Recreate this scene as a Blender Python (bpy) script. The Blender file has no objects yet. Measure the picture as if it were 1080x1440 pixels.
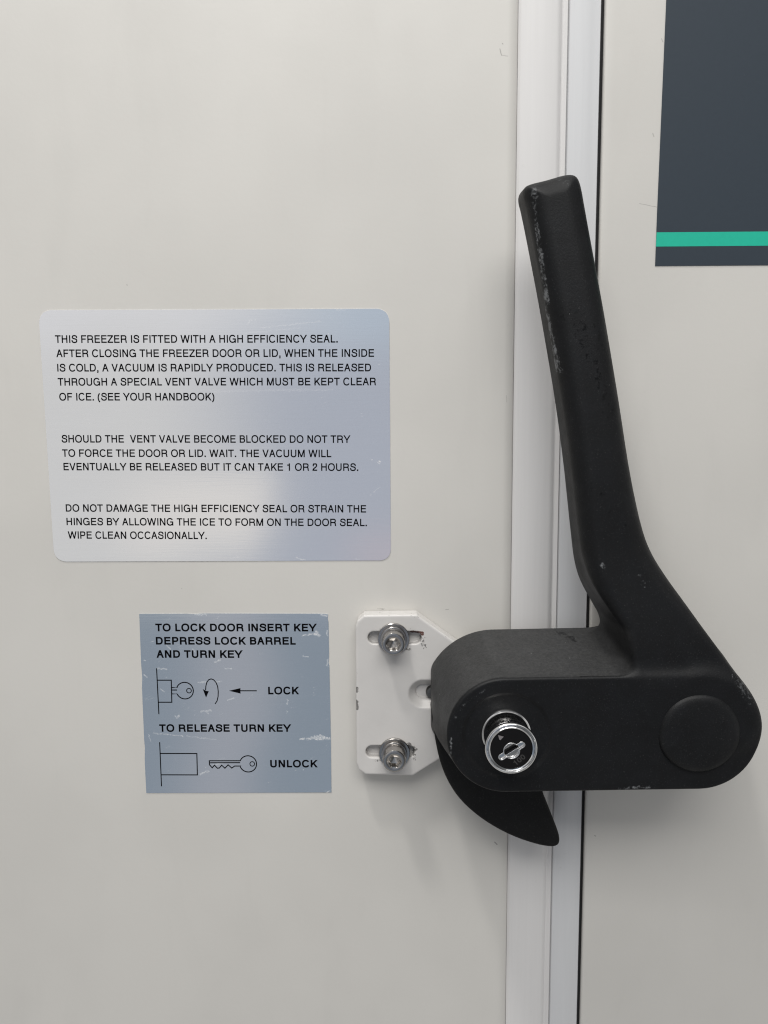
import bpy, bmesh, math, json
import numpy as np
from mathutils import Vector, Matrix
from mathutils.geometry import delaunay_2d_cdt

S = 0.001                      # everything below is measured in millimetres
sc = bpy.context.scene
COL = sc.collection

# ------------------------------------------------------------------ camera
cd = bpy.data.cameras.new('camera')
cam = bpy.data.objects.new('camera', cd)
COL.objects.link(cam)
cd.sensor_fit = 'VERTICAL'
cd.sensor_height = 36.0
cd.lens = 36.0 * 1081.0 / 1440.0
cd.clip_start = 0.01
cd.clip_end = 100.0
def camera_matrix(pitch, yaw, roll, loc):
    p, y, r = map(math.radians, (pitch, yaw, roll))
    fw = Vector((-math.sin(y) * math.cos(p), math.cos(y) * math.cos(p), -math.sin(p)))
    rt = Vector((math.cos(y), math.sin(y), 0))
    up = rt.cross(fw)
    r2 = math.cos(r) * rt + math.sin(r) * up
    u2 = -math.sin(r) * rt + math.cos(r) * up
    m = Matrix((r2, u2, -fw)).transposed().to_4x4()
    m.translation = loc
    return m
cam.matrix_world = camera_matrix(6.6, 1.2, -0.38, Vector((0, -0.350, 0)))
sc.camera = cam

# ------------------------------------------------------------------ view
sc.view_settings.view_transform = 'Standard'
sc.view_settings.look = 'None'
sc.view_settings.gamma = 1.0
sc.view_settings.use_curve_mapping = False
sc.view_settings.exposure = 0.0
sc.cycles.filter_width = 1.15

# ------------------------------------------------------------------ node helper
class NT:
    def __init__(self, tree):
        self.t = tree
        self.n = tree.nodes
        self.n.clear()
    def node(self, typ, **kw):
        nd = self.n.new(typ)
        for k, v in kw.items():
            setattr(nd, k, v)
        return nd
    def set(self, sock, v):
        if isinstance(v, bpy.types.NodeSocket):
            self.t.links.new(v, sock)
        elif isinstance(v, (tuple, list)) and sock.type == 'RGBA':
            sock.default_value = tuple(v) + ((1.0,) if len(v) == 3 else ())
        else:
            sock.default_value = v
    def math(self, op, a, b=0.0, clamp=False):
        nd = self.node('ShaderNodeMath', operation=op, use_clamp=clamp)
        self.set(nd.inputs[0], a)
        self.set(nd.inputs[1], b)
        return nd.outputs[0]
    def smooth(self, x, a, b, lo=0.0, hi=1.0):
        nd = self.node('ShaderNodeMapRange', interpolation_type='SMOOTHSTEP')
        self.set(nd.inputs['Value'], x)
        nd.inputs['From Min'].default_value = a
        nd.inputs['From Max'].default_value = b
        nd.inputs['To Min'].default_value = lo
        nd.inputs['To Max'].default_value = hi
        return nd.outputs[0]
    def lin(self, x, a, b, lo=0.0, hi=1.0):
        nd = self.node('ShaderNodeMapRange', interpolation_type='LINEAR')
        self.set(nd.inputs['Value'], x)
        nd.inputs['From Min'].default_value = a
        nd.inputs['From Max'].default_value = b
        nd.inputs['To Min'].default_value = lo
        nd.inputs['To Max'].default_value = hi
        return nd.outputs[0]
    def mix(self, f, a, b):
        nd = self.node('ShaderNodeMix', data_type='RGBA')
        self.set(nd.inputs[0], f)
        self.set(nd.inputs[6], a)
        self.set(nd.inputs[7], b)
        return nd.outputs[2]
    def noise(self, vec, scale, detail=2.0, rough=0.5, dist=0.0):
        nd = self.node('ShaderNodeTexNoise')
        self.set(nd.inputs['Vector'], vec)
        nd.inputs['Scale'].default_value = scale
        nd.inputs['Detail'].default_value = detail
        nd.inputs['Roughness'].default_value = rough
        nd.inputs['Distortion'].default_value = dist
        return nd.outputs[0]
    def vec(self, op, a, b=(0, 0, 0)):
        nd = self.node('ShaderNodeVectorMath', operation=op)
        self.set(nd.inputs[0], a)
        self.set(nd.inputs[1], b)
        return nd
    def xyz(self, v):
        nd = self.node('ShaderNodeSeparateXYZ')
        self.set(nd.inputs[0], v)
        return nd.outputs
    def combine(self, x, y, z):
        nd = self.node('ShaderNodeCombineXYZ')
        for i, v in enumerate((x, y, z)):
            self.set(nd.inputs[i], v)
        return nd.outputs[0]

# ------------------------------------------------------------------ room light
# the dim laboratory round the photographer: pale ceiling, grey-blue walls, one pale shape lower left
w = bpy.data.worlds.new('World')
sc.world = w
w.use_nodes = True
k = NT(w.node_tree)
d = k.node('ShaderNodeTexCoord').outputs['Generated']
dx, dy, dz = k.xyz(d)
fy = k.math('MAXIMUM', k.math('MULTIPLY', dy, -1.0), 0.06)
wn = k.noise(d, 5.0, 3.0, 0.55)
wob = k.math('MULTIPLY', k.math('SUBTRACT', wn, 0.5), 0.16)
u = k.math('ADD', k.math('DIVIDE', dx, fy), wob)
v = k.math('ADD', k.math('DIVIDE', dz, fy), wob)
room = k.mix(k.smooth(u, -0.12, -0.33), (0.375, 0.41, 0.49), (0.64, 0.64, 0.64))
room = k.mix(k.smooth(v, 0.04, 0.16), room, k.mix(k.smooth(u, 0.0, -0.30), (0.42, 0.50, 0.60), (0.72, 0.72, 0.74)))
low = k.smooth(v, -0.20, -0.27)
room = k.mix(low, room, k.mix(k.smooth(k.math('ABSOLUTE', k.math('ADD', u, 0.24)), 0.09, 0.02), (0.225, 0.27, 0.33), (0.37, 0.375, 0.42)))
patch = k.math('MULTIPLY', k.smooth(u, -0.40, -0.31), k.smooth(u, -0.172, -0.20))
patch = k.math('MULTIPLY', patch, k.math('MULTIPLY', k.smooth(v, -0.19, -0.15), k.smooth(v, -0.045, -0.11)))
room = k.mix(patch, room, (0.76, 0.735, 0.71))
pink = k.math('MULTIPLY', k.smooth(u, -0.08, -0.03), k.smooth(v, -0.10, -0.16))
room = k.mix(k.math('MULTIPLY', pink, k.math('SUBTRACT', 1.0, low)), room, (0.46, 0.43, 0.49))
room = k.mix(k.smooth(u, 0.02, 0.30), room, (0.12, 0.125, 0.13))
room = k.mix(k.smooth(u, 0.62, 1.0), room, (0.60, 0.60, 0.595))
room = k.mix(k.smooth(u, -0.50, -0.75), room, (0.26, 0.26, 0.26))
room = k.mix(k.smooth(v, 0.25, 0.50), room, (0.24, 0.24, 0.245))
room = k.mix(k.smooth(v, -0.62, -0.95), room, (0.40, 0.395, 0.385))
room = k.mix(k.smooth(dz, 0.40, 0.75), room, (0.74, 0.74, 0.74))
bg = k.node('ShaderNodeBackground')
k.set(bg.inputs['Color'], room)
bg.inputs['Strength'].default_value = 1.0
wo = k.node('ShaderNodeOutputWorld')
k.t.links.new(bg.outputs[0], wo.inputs['Surface'])

# a compact ceiling lamp above left; a broad soft fill lamp added in front
def area_lamp(name, loc, sx, sy, energy, color):
    ld = bpy.data.lights.new(name, 'AREA')
    ld.shape = 'RECTANGLE'
    ld.size = sx
    ld.size_y = sy
    ld.energy = energy
    ld.color = color
    lo = bpy.data.objects.new(name, ld)
    COL.objects.link(lo)
    lo.location = loc
    lo.rotation_euler = (Vector((0.0, 0.0, -0.05)) - lo.location).to_track_quat('-Z', 'Y').to_euler()
area_lamp('ceiling_and_fill_light', (-0.52, -0.60, 1.95), 0.24, 0.12, 18.5, (1.0, 0.985, 0.955))
area_lamp('ceiling_and_fill_light', (-0.04, -1.10, 1.05), 1.3, 0.6, 16.5, (1.0, 0.99, 0.965))  # added frontal fill that evens the panels and softens the handle's shadow

# ------------------------------------------------------------------ materials
def material(name):
    m = bpy.data.materials.new(name)
    m.use_nodes = True
    k = NT(m.node_tree)
    out = k.node('ShaderNodeOutputMaterial')
    b = k.node('ShaderNodeBsdfPrincipled')
    k.t.links.new(b.outputs[0], out.inputs[0])
    k.b = b
    k.co = k.vec('MULTIPLY', k.node('ShaderNodeTexCoord').outputs['Object'], (1000, 1000, 1000)).outputs[0]
    return m, k

def bump(k, height, strength, dist=0.0002, prev=None):
    nd = k.node('ShaderNodeBump')
    nd.inputs['Strength'].default_value = strength
    nd.inputs['Distance'].default_value = dist
    k.set(nd.inputs['Height'], height)
    if prev is not None:
        k.set(nd.inputs['Normal'], prev)
    return nd.outputs[0]

def seg_mask(k, co2, x1, z1, x2, z2, width):
    """1 inside a short mark from (x1,z1) to (x2,z2), soft edged; co2 is (x, 0, z) in mm"""
    a = (x1, 0, z1)
    ab = (x2 - x1, 0, z2 - z1)
    L2 = max(ab[0] ** 2 + ab[2] ** 2, 1e-6)
    pa = k.vec('SUBTRACT', co2, a).outputs[0]
    t = k.math('DIVIDE', k.vec('DOT_PRODUCT', pa, ab).outputs['Value'], L2, clamp=True)
    sc_ = k.node('ShaderNodeVectorMath', operation='SCALE')
    sc_.inputs[0].default_value = ab
    k.set(sc_.inputs['Scale'], t)
    dist = k.vec('LENGTH', k.vec('SUBTRACT', pa, sc_.outputs[0]).outputs[0]).outputs['Value']
    return k.smooth(dist, width, width * 0.3)

def marks(k, segs, wob=0.0):
    x, y, z = k.xyz(k.co)
    if wob:
        n1 = k.math('MULTIPLY', k.math('SUBTRACT', k.noise(k.co, 0.8, 2.0), 0.5), wob)
        co2 = k.combine(k.math('ADD', x, n1), 0.0, k.math('SUBTRACT', z, n1))
    else:
        co2 = k.combine(x, 0.0, z)
    tot = None
    for s in segs:
        m = seg_mask(k, co2, *s[:5])
        if len(s) > 5:
            m = k.math('MULTIPLY', m, s[5])
        tot = m if tot is None else k.math('MAXIMUM', tot, m)
    return tot

def paint(name, base, dark_marks=(), rough=0.50, specks=0.80):
    m, k = material(name)
    big = k.noise(k.co, 0.012, 3.0, 0.5)
    c = k.mix(k.smooth(big, 0.35, 0.65), tuple(v * 0.968 for v in base), tuple(min(1, v * 1.015) for v in base))
    smear = k.noise(k.vec('MULTIPLY', k.co, (0.05, 0.05, 0.011)).outputs[0], 1.0, 4.0, 0.6, 0.6)
    c = k.mix(k.math('MULTIPLY', k.smooth(smear, 0.52, 0.74), 0.07), c, tuple(v * 0.72 for v in base))
    fine = k.noise(k.co, 0.35, 5.0, 0.65)
    dirt = k.smooth(fine, 0.62, 0.80)
    c = k.mix(k.math('MULTIPLY', dirt, 0.16), c, tuple(v * 0.72 for v in base))
    vor = k.node('ShaderNodeTexVoronoi')
    k.set(vor.inputs['Vector'], k.co)
    vor.inputs['Scale'].default_value = 0.055
    rnd = k.xyz(vor.outputs['Color'])[0]
    sp = k.math('MULTIPLY', k.smooth(vor.outputs['Distance'], 0.022, 0.010), k.math('GREATER_THAN', rnd, specks))
    c = k.mix(k.math('MULTIPLY', sp, 0.6), c, (0.16, 0.15, 0.13))
    if dark_marks:
        c = k.mix(k.math('MULTIPLY', marks(k, dark_marks, 0.5), 0.75), c, (0.14, 0.13, 0.12))
    k.set(k.b.inputs['Base Color'], c)
    k.set(k.b.inputs['Roughness'], k.lin(k.noise(k.co, 0.03, 4.0), 0.3, 0.7, rough - 0.05, rough + 0.07))
    h = k.noise(k.co, 0.45, 2.0, 0.5)
    k.set(k.b.inputs['Normal'], bump(k, h, 0.10, 0.0003))
    return m

CREAM = (0.585, 0.567, 0.533)
M_left = paint('cream_paint_left', CREAM, [
    (43.5, 158.5, 44.2, 156.0, 0.30, 0.7), (44.2, 156.0, 47.0, 155.5, 0.25, 0.45), (44.6, 160.6, 44.8, 160.4, 0.3, 0.8),
    (-8.6, -86.0, -8.0, -86.1, 0.35, 0.7), (-10.8, -85.6, -7.2, -85.8, 0.16, 0.5), (21.0, -86.3, 22.4, -86.1, 0.25, 0.6), (44.9, -200.6, 46.0, -201.8, 0.35, 0.95),
    (-121.4, 62.0, -121.2, 61.9, 0.3, 0.5), (48.0, 12.0, 48.2, 9.0, 0.2, 0.35), (-102.0, -76.0, -101.8, -76.2, 0.3, 0.4)])
M_right = paint('cream_paint_right', tuple(v * 0.985 for v in CREAM), [
    (104.8, 94.2, 112.4, 92.6, 0.16, 0.7), (109.6, 123.2, 110.0, 122.0, 0.35, 0.5), (112.0, 161.5, 112.6, 160.2, 0.3, 0.5),
    (92.6, -196.9, 92.9, -197.2, 0.3, 0.9)])
def plain(name, base, rough, streak=0.04, bumpk=0.06):
    m, k = material(name)
    x, y, z = k.xyz(k.co)
    st = k.noise(k.combine(x, y, k.math('MULTIPLY', z, 0.02)), 0.7, 4.0, 0.6)
    c = k.mix(st, tuple(v * (1 - streak) for v in base), tuple(min(1, v * (1 + streak)) for v in base))
    dn = k.smooth(k.noise(k.co, 0.25, 5.0, 0.7), 0.66, 0.78)
    c = k.mix(k.math('MULTIPLY', dn, 0.2), c, tuple(v * 0.6 for v in base))
    k.set(k.b.inputs['Base Color'], c)
    k.b.inputs['Roughness'].default_value = rough
    k.set(k.b.inputs['Normal'], bump(k, st, bumpk, 0.0004))
    return m
M_trim = plain('white_plastic_trim', (0.63, 0.617, 0.608), 0.5)
M_trim2 = plain('cool_white_plastic', (0.57, 0.572, 0.58), 0.5)
M_rubber = plain('black_rubber', (0.006, 0.006, 0.0065), 0.9)

def black_plastic(name, base, rough):
    m, k = material(name)
    at = k.node('ShaderNodeAttribute', attribute_name='wear').outputs['Fac']
    at2 = k.node('ShaderNodeAttribute', attribute_name='grime').outputs['Fac']
    mott = k.noise(k.co, 0.11, 5.0, 0.62)
    c = k.mix(k.smooth(mott, 0.35, 0.68), tuple(v * 0.80 for v in base), tuple(v * 1.3 for v in base))
    dust_and_light = k.noise(k.co, 1.6, 4.0, 0.75)
    c = k.mix(k.math('MULTIPLY', k.smooth(dust_and_light, 0.56, 0.78), 0.075), c, (0.40, 0.40, 0.39))
    at3 = k.node('ShaderNodeAttribute', attribute_name='dust_and_light').outputs['Fac']
    lit_film = k.math('MULTIPLY', at3, k.lin(k.noise(k.co, 0.7, 5.0, 0.75), 0.3, 0.75, 0.05, 0.135))
    c = k.mix(lit_film, c, (0.36, 0.36, 0.355))  # dusty veil, with the top side's light put into its colour
    vor = k.node('ShaderNodeTexVoronoi')
    k.set(vor.inputs['Vector'], k.co)
    vor.inputs['Scale'].default_value = 0.22
    rnd = k.xyz(vor.outputs['Color'])[1]
    sp = k.math('MULTIPLY', k.smooth(vor.outputs['Distance'], 0.075, 0.03), k.math('GREATER_THAN', rnd, 0.80))
    c = k.mix(k.math('MULTIPLY', sp, 0.30), c, (0.5, 0.5, 0.48))
    gr = k.smooth(k.math('ADD', k.noise(k.co, 0.55, 4.0, 0.7), k.math('MULTIPLY', at2, 0.40)), 0.78, 0.90)
    c = k.mix(k.math('MULTIPLY', gr, 0.85), c, tuple(v * 0.25 for v in base))
    wn_ = k.noise(k.co, 0.95, 3.0, 0.6)
    wf = k.smooth(k.math('ADD', wn_, k.math('MULTIPLY', k.math('MULTIPLY', at, k.lin(k.noise(k.co, 0.22, 3.0, 0.6), 0.36, 0.62, 0.55, 1.05)), 0.56)), 0.78, 1.20)
    c = k.mix(k.math('MULTIPLY', wf, 0.58), c, (0.27, 0.28, 0.29))
    k.set(k.b.inputs['Base Color'], c)
    k.set(k.b.inputs['Roughness'], k.math('SUBTRACT', k.lin(mott, 0.3, 0.7, rough + 0.05, rough - 0.05), k.math('MULTIPLY', gr, 0.18)))
    k.b.inputs['Specular IOR Level'].default_value = 0.24
    g1 = k.noise(k.co, 1.1, 4.0, 0.7)
    nb = bump(k, g1, 0.22, 0.0004)
    nb = bump(k, k.noise(k.co, 0.16, 2.0), 0.05, 0.0010, nb)
    k.set(k.b.inputs['Normal'], nb)
    return m
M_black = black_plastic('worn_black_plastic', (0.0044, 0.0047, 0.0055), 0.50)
M_cap = black_plastic('fine_black_plastic', (0.0050, 0.0053, 0.0060), 0.48)
M_hook = black_plastic('shaded_black_plastic', (0.0026, 0.0026, 0.0028), 0.58)  # the shade behind the housing is put into this darker base colour

def metal(name, base, rough, scratch=0.0, noise_scale=1.2, bumpk=0.08):
    m, k = material(name)
    n = k.noise(k.co, noise_scale, 4.0, 0.65)
    c = k.mix(k.smooth(n, 0.3, 0.72), tuple(v * 0.82 for v in base), base)
    k.set(k.b.inputs['Base Color'], c)
    k.b.inputs['Metallic'].default_value = 1.0
    k.set(k.b.inputs['Roughness'], k.lin(n, 0.3, 0.7, rough + 0.06, max(0.03, rough - 0.04)))
    k.set(k.b.inputs['Normal'], bump(k, n, bumpk, 0.0002))
    return m
M_steel = metal('stainless_steel', (0.44, 0.42, 0.40), 0.20)
M_socket = metal('dull_steel_socket', (0.66, 0.58, 0.54), 0.34)
M_chrome = metal('polished_chrome', (0.80, 0.795, 0.79), 0.10, noise_scale=0.5, bumpk=0.015)
M_dull = metal('dull_zinc', (0.16, 0.16, 0.155), 0.45)

def foil(name, base, scr, spots, thr):
    m, k = material(name)
    x, y, z = k.xyz(k.co)
    br = k.noise(k.combine(k.math('MULTIPLY', x, 0.03), y, z), 2.2, 3.0, 0.6)
    c = k.mix(br, tuple(v * 0.975 for v in base), tuple(min(1.0, v * 1.025) for v in base))
    wob = k.math('MULTIPLY', k.math('SUBTRACT', k.noise(k.co, 0.25, 2.0), 0.5), 1.6)
    # fine random scratches: a narrow band of a stretched noise, broken up by a second noise
    rotx = k.math('ADD', k.math('MULTIPLY', x, 0.94), k.math('MULTIPLY', z, 0.34))
    rotz = k.math('SUBTRACT', k.math('MULTIPLY', z, 0.94), k.math('MULTIPLY', x, 0.34))
    sn = k.noise(k.combine(k.math('MULTIPLY', rotx, 0.10), 0.0, k.math('MULTIPLY', rotz, 1.0)), 0.9, 2.0, 0.5)
    band = k.smooth(k.math('ABSOLUTE', k.math('SUBTRACT', sn, 0.5)), 0.006, 0.001)
    brk = k.smooth(k.noise(k.co, 0.16, 2.0), thr, thr + 0.06)
    f = k.math('MULTIPLY', k.math('MULTIPLY', band, brk), 0.55)
    vor = k.node('ShaderNodeTexVoronoi')
    k.set(vor.inputs['Vector'], k.co)
    vor.inputs['Scale'].default_value = 0.13
    rnd = k.xyz(vor.outputs['Color'])[0]
    sp = k.math('MULTIPLY', k.smooth(vor.outputs['Distance'], 0.045, 0.02), k.math('GREATER_THAN', rnd, 0.83))
    f = k.math('MAXIMUM', f, k.math('MULTIPLY', sp, 0.45))
    if scr:
        f = k.math('MAXIMUM', f, k.math('MULTIPLY', marks(k, scr, 1.8), k.lin(k.noise(k.co, 1.2, 3.0, 0.7), 0.35, 0.65, 0.25, 0.95)))
    k.set(k.b.inputs['Base Color'], k.mix(f, c, (0.93, 0.92, 0.90)))
    k.set(k.b.inputs['Metallic'], k.math('SUBTRACT', 0.88, k.math('MULTIPLY', f, 0.6)))
    k.set(k.b.inputs['Roughness'], k.math('ADD', 0.10, k.math('MULTIPLY', f, 0.25)))
    k.b.inputs['Anisotropic'].default_value = 0.25
    k.set(k.b.inputs['Normal'], bump(k, br, 0.03, 0.0002))
    return m
M_foil1 = foil('brushed_silver_foil', (0.845, 0.845, 0.85), [
    (-62, 42.6, -35, 45.2, 0.35, 0.30), (-70, 40.2, -44, 42.6, 0.25, 0.22), (-84, 14.6, -30, 14.9, 0.30, 0.22), (-90, 15.3, -40, 15.4, 0.2, 0.2),
    (-9.4, -17.2, -8.8, -17.6, 0.55, 0.8), (-9.9, -17.9, -8.9, -18.6, 0.35, 0.6), (-13.0, -16.4, -12.6, -16.4, 0.4, 0.6),
    (-12.2, -31.3, -9.4, -28.8, 0.25, 0.5), (-13.6, -32.8, -13.2, -32.6, 0.35, 0.5), (-68, 43.9, -66, 46.4, 0.25, 0.35),
    (-48, -61.6, -44, -62.6, 0.35, 0.5), (-20.3, -62.3, -18.8, -62.5, 0.3, 0.5), (-78, -61.8, -75, -61.2, 0.35, 0.4), (-28, 50.2, -24, 50.2, 0.3, 0.4)], None, 0.66)
M_foil2 = foil('scratched_grey_foil', (0.715, 0.75, 0.775), [
    (-46.0, -98.6, -41.0, -97.6, 0.45, 0.7), (-40.5, -97.6, -38.2, -98.4, 0.95, 0.9), (-39.6, -96.6, -38.6, -96.8, 0.5, 0.9),
    (-47.6, -149.2, -46.0, -148.6, 0.7, 0.85), (-44.5, -149.0, -39.0, -147.4, 0.85, 0.75), (-41.0, -148.6, -34.2, -148.6, 1.05, 0.95), (-38.5, -147.0, -36.0, -148.2, 0.7, 0.95),
    (-94.8, -135.6, -90.2, -134.9, 0.65, 0.75), (-93.0, -135.0, -91.4, -136.4, 0.45, 0.6), (-106.6, -138.8, -105.4, -137.4, 0.55, 0.75), (-107.2, -137.6, -106.6, -138.8, 0.4, 0.6),
    (-95.6, -121.3, -92.4, -120.9, 0.45, 0.7), (-87.0, -120.9, -84.4, -120.7, 0.4, 0.5), (-82.0, -130.0, -79.0, -128.8, 0.45, 0.55),
    (-114.8, -114.4, -110.6, -114.6, 0.5, 0.6), (-82.6, -114.4, -79.6, -114.4, 0.45, 0.65), (-87.6, -111.2, -84.8, -110.2, 0.45, 0.7),
    (-118.0, -146.2, -104.0, -147.6, 0.40, 0.5), (-102.0, -147.6, -88.0, -149.4, 0.35, 0.45), (-45.6, -108.6, -43.2, -108.6, 0.4, 0.6),
    (-53.8, -131.8, -53.4, -129.6, 0.35, 0.5), (-54.0, -136.2, -53.8, -135.4, 0.4, 0.6), (-96.4, -166.6, -92.4, -165.0, 0.6, 0.7), (-90.0, -161.8, -85.0, -160.9, 0.55, 0.6),
    (-121.4, -117.4, -120.2, -118.4, 0.5, 0.6), (-121.0, -110.4, -120.2, -110.6, 0.35, 0.5), (-120.2, -147.0, -119.6, -150.0, 0.35, 0.5), (-110.2, -103.0, -108.6, -104.6, 0.45, 0.5),
    (-97.6, -105.0, -96.6, -106.6, 0.4, 0.5), (-113.8, -124.4, -112.2, -125.6, 0.4, 0.5), (-34.6, -113.0, -34.2, -110.0, 0.5, 0.6), (-34.4, -96.0, -34.2, -98.4, 0.5, 0.6),
    (-96.0, -88.4, -91.0, -88.3, 0.4, 0.6), (-37.0, -88.6, -34.0, -89.4, 0.5, 0.7), (-36.0, -175.2, -34.0, -175.0, 0.5, 0.7)], None, 0.62)

def simple(name, base, rough, spec=0.5, specks=0.0):
    m, k = material(name)
    n = k.noise(k.co, 0.5, 4.0, 0.6)
    c = k.mix(n, tuple(v * 0.94 for v in base), tuple(v * 1.06 for v in base))
    if specks:
        vor = k.node('ShaderNodeTexVoronoi')
        k.set(vor.inputs['Vector'], k.co)
        vor.inputs['Scale'].default_value = 0.10
        rnd = k.xyz(vor.outputs['Color'])[0]
        sp = k.math('MULTIPLY', k.smooth(vor.outputs['Distance'], 0.035, 0.015), k.math('GREATER_THAN', rnd, 0.6))
        c = k.mix(k.math('MULTIPLY', sp, specks), c, (0.5, 0.5, 0.5))
    k.set(k.b.inputs['Base Color'], c)
    k.b.inputs['Roughness'].default_value = rough
    k.b.inputs['Specular IOR Level'].default_value = spec
    return m
M_ink = simple('black_ink', (0.003, 0.003, 0.004), 0.8, 0.02)
M_slate = simple('slate_grey_film', (0.034, 0.045, 0.058), 0.55, 0.2, 0.5)
M_teal = simple('teal_film', (0.005, 0.42, 0.285), 0.6, 0.4)
M_lockface = simple('black_lock_face', (0.006, 0.0055, 0.0055), 0.30, 0.2, 0.35)
M_dimgrey = simple('dim_grey_marking', (0.045, 0.043, 0.042), 0.5, 0.3)
M_dark = simple('dark_keyway', (0.010, 0.010, 0.010), 0.4, 0.5)

def bracket_mat():
    m, k = material('chipped_cream_bracket_paint')
    base = (0.57, 0.552, 0.533)
    at = k.node('ShaderNodeAttribute', attribute_name='wear').outputs['Fac']
    rust = k.node('ShaderNodeAttribute', attribute_name='grime').outputs['Fac']
    n = k.noise(k.co, 0.9, 5.0, 0.7)
    c = k.mix(k.smooth(k.noise(k.co, 0.05, 3.0), 0.35, 0.65), tuple(v * 0.97 for v in base), tuple(v * 1.02 for v in base))
    chip = k.smooth(k.math('ADD', n, k.math('MULTIPLY', at, 0.5)), 0.86, 0.93)
    c = k.mix(k.math('MULTIPLY', chip, 0.85), c, (0.10, 0.095, 0.09))
    rs = k.smooth(k.math('ADD', n, k.math('MULTIPLY', rust, 0.6)), 0.88, 0.98)
    c = k.mix(rs, c, (0.115, 0.050, 0.038))
    k.set(k.b.inputs['Base Color'], c)
    k.b.inputs['Roughness'].default_value = 0.36
    nb = bump(k, k.noise(k.co, 0.5, 2.0), 0.10, 0.0003)
    nb = bump(k, k.math('SUBTRACT', 1.0, chip), 0.5, 0.0002, nb)
    k.set(k.b.inputs['Normal'], nb)
    return m
M_bracket = bracket_mat()

# ------------------------------------------------------------------ object helpers
def thing(name, label, cat, base, group=None):
    """an Empty at the thing's base (mm); its parts keep world millimetres in their meshes"""
    o = bpy.data.objects.new(name, None)
    COL.objects.link(o)
    o.empty_display_size = 0.02
    o.location = Vector(base) * S
    o['label'] = label
    o['category'] = cat
    if group:
        o['group'] = group
    return o

def origin_of(o):
    p = Vector((0, 0, 0))
    while o is not None:
        p += o.location
        o = o.parent
    return p

def link_mesh(name, me, mat, parent, label=None):
    o = bpy.data.objects.new(name, me)
    COL.objects.link(o)
    if mat:
        me.materials.append(mat)
    if parent is not None:
        o.parent = parent
        o.location = -origin_of(parent)
    if label:
        o['label'] = label
    return o

def mesh_np(name, V, F, mat, parent, smooth=True, attrs=None, label=None):
    """V in (x, z, h) millimetres, h = height above the panel towards the viewer; F an (n,3|4) array"""
    V = np.asarray(V, float)
    W = np.stack([V[:, 0], -V[:, 2], V[:, 1]], 1) * S
    me = bpy.data.meshes.new(name)
    F = np.asarray(F)
    n = F.shape[1]
    me.vertices.add(len(W))
    me.vertices.foreach_set('co', W.ravel())
    me.loops.add(F.size)
    me.loops.foreach_set('vertex_index', F.ravel().astype(np.int32))
    me.polygons.add(len(F))
    me.polygons.foreach_set('loop_start', np.arange(0, F.size, n, dtype=np.int32))
    me.update(calc_edges=True)
    me.validate()
    if smooth:
        me.polygons.foreach_set('use_smooth', np.ones(len(me.polygons), bool))
    for an, av in (attrs or {}).items():
        a = me.attributes.new(an, 'FLOAT', 'POINT')
        a.data.foreach_set('value', np.asarray(av, np.float32))
    return link_mesh(name, me, mat, parent, label)

def mesh_poly(name, verts, faces, mat, parent, smooth=False, label=None, fix=True, angle=None):
    """verts in (x, z, h) mm, any polygons"""
    bm = bmesh.new()
    vs = [bm.verts.new((x * S, -h * S, z * S)) for x, z, h in verts]
    for f in faces:
        try:
            bm.faces.new([vs[i] for i in f])
        except ValueError:
            pass
    if fix:
        bmesh.ops.recalc_face_normals(bm, faces=bm.faces)
    me = bpy.data.meshes.new(name)
    bm.to_mesh(me)
    bm.free()
    if smooth:
        me.polygons.foreach_set('use_smooth', [True] * len(me.polygons))
        if angle:
            me.set_sharp_from_angle(angle=math.radians(angle))
    return link_mesh(name, me, mat, parent, label)

def prism(poly, h0, h1):
    n = len(poly)
    v = [(x, z, h0) for x, z in poly] + [(x, z, h1) for x, z in poly]
    f = [tuple(range(n))[::-1], tuple(range(n, 2 * n))] + [(i, (i + 1) % n, n + (i + 1) % n, n + i) for i in range(n)]
    return v, f

def lathe(prof, cx, cz, segs=64, cap_end=True, cap_start=False):
    v, f = [], []
    n = len(prof)
    for i in range(segs):
        a = 2 * math.pi * i / segs
        for r, h in prof:
            v.append((cx + r * math.cos(a), cz + r * math.sin(a), h))
    for i in range(segs):
        j = (i + 1) % segs
        for q in range(n - 1):
            f.append((i * n + q, j * n + q, j * n + q + 1, i * n + q + 1))
    if cap_end:
        f.append(tuple(i * n + n - 1 for i in range(segs)))
    if cap_start:
        f.append(tuple(i * n for i in range(segs))[::-1])
    return v, f

# ------------------------------------------------------------------ distance fields -> meshes
def smin(a, b, kk):
    hh = np.clip(0.5 + 0.5 * (b - a) / kk, 0, 1)
    return b * (1 - hh) + a * hh - kk * hh * (1 - hh)
def smax(a, b, kk):
    return -smin(-a, -b, kk)
def sstep(x, a, b):
    t = np.clip((x - a) / (b - a), 0, 1)
    return t * t * (3 - 2 * t)
def chaikin(P, n=2):
    P = np.asarray(P, float)
    for _ in range(n):
        Q = np.roll(P, -1, 0)
        P = np.stack([0.75 * P + 0.25 * Q, 0.25 * P + 0.75 * Q], 1).reshape(-1, 2)
    return P
def sd_poly(P, x, z):
    x, z = np.broadcast_arrays(x, z)
    d = np.full(x.shape, 1e18)
    s = np.ones(x.shape)
    n = len(P)
    for i in range(n):
        a, b = P[i], P[i - 1]
        ex, ez = b[0] - a[0], b[1] - a[1]
        wx, wz = x - a[0], z - a[1]
        t = np.clip((wx * ex + wz * ez) / (ex * ex + ez * ez + 1e-12), 0, 1)
        d = np.minimum(d, (wx - ex * t) ** 2 + (wz - ez * t) ** 2)
        c1, c2, c3 = z >= a[1], z < b[1], ex * wz > ez * wx
        fl = (c1 & c2 & c3) | (~c1 & ~c2 & ~c3)
        s = np.where(fl, -s, s)
    return s * np.sqrt(d)
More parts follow.
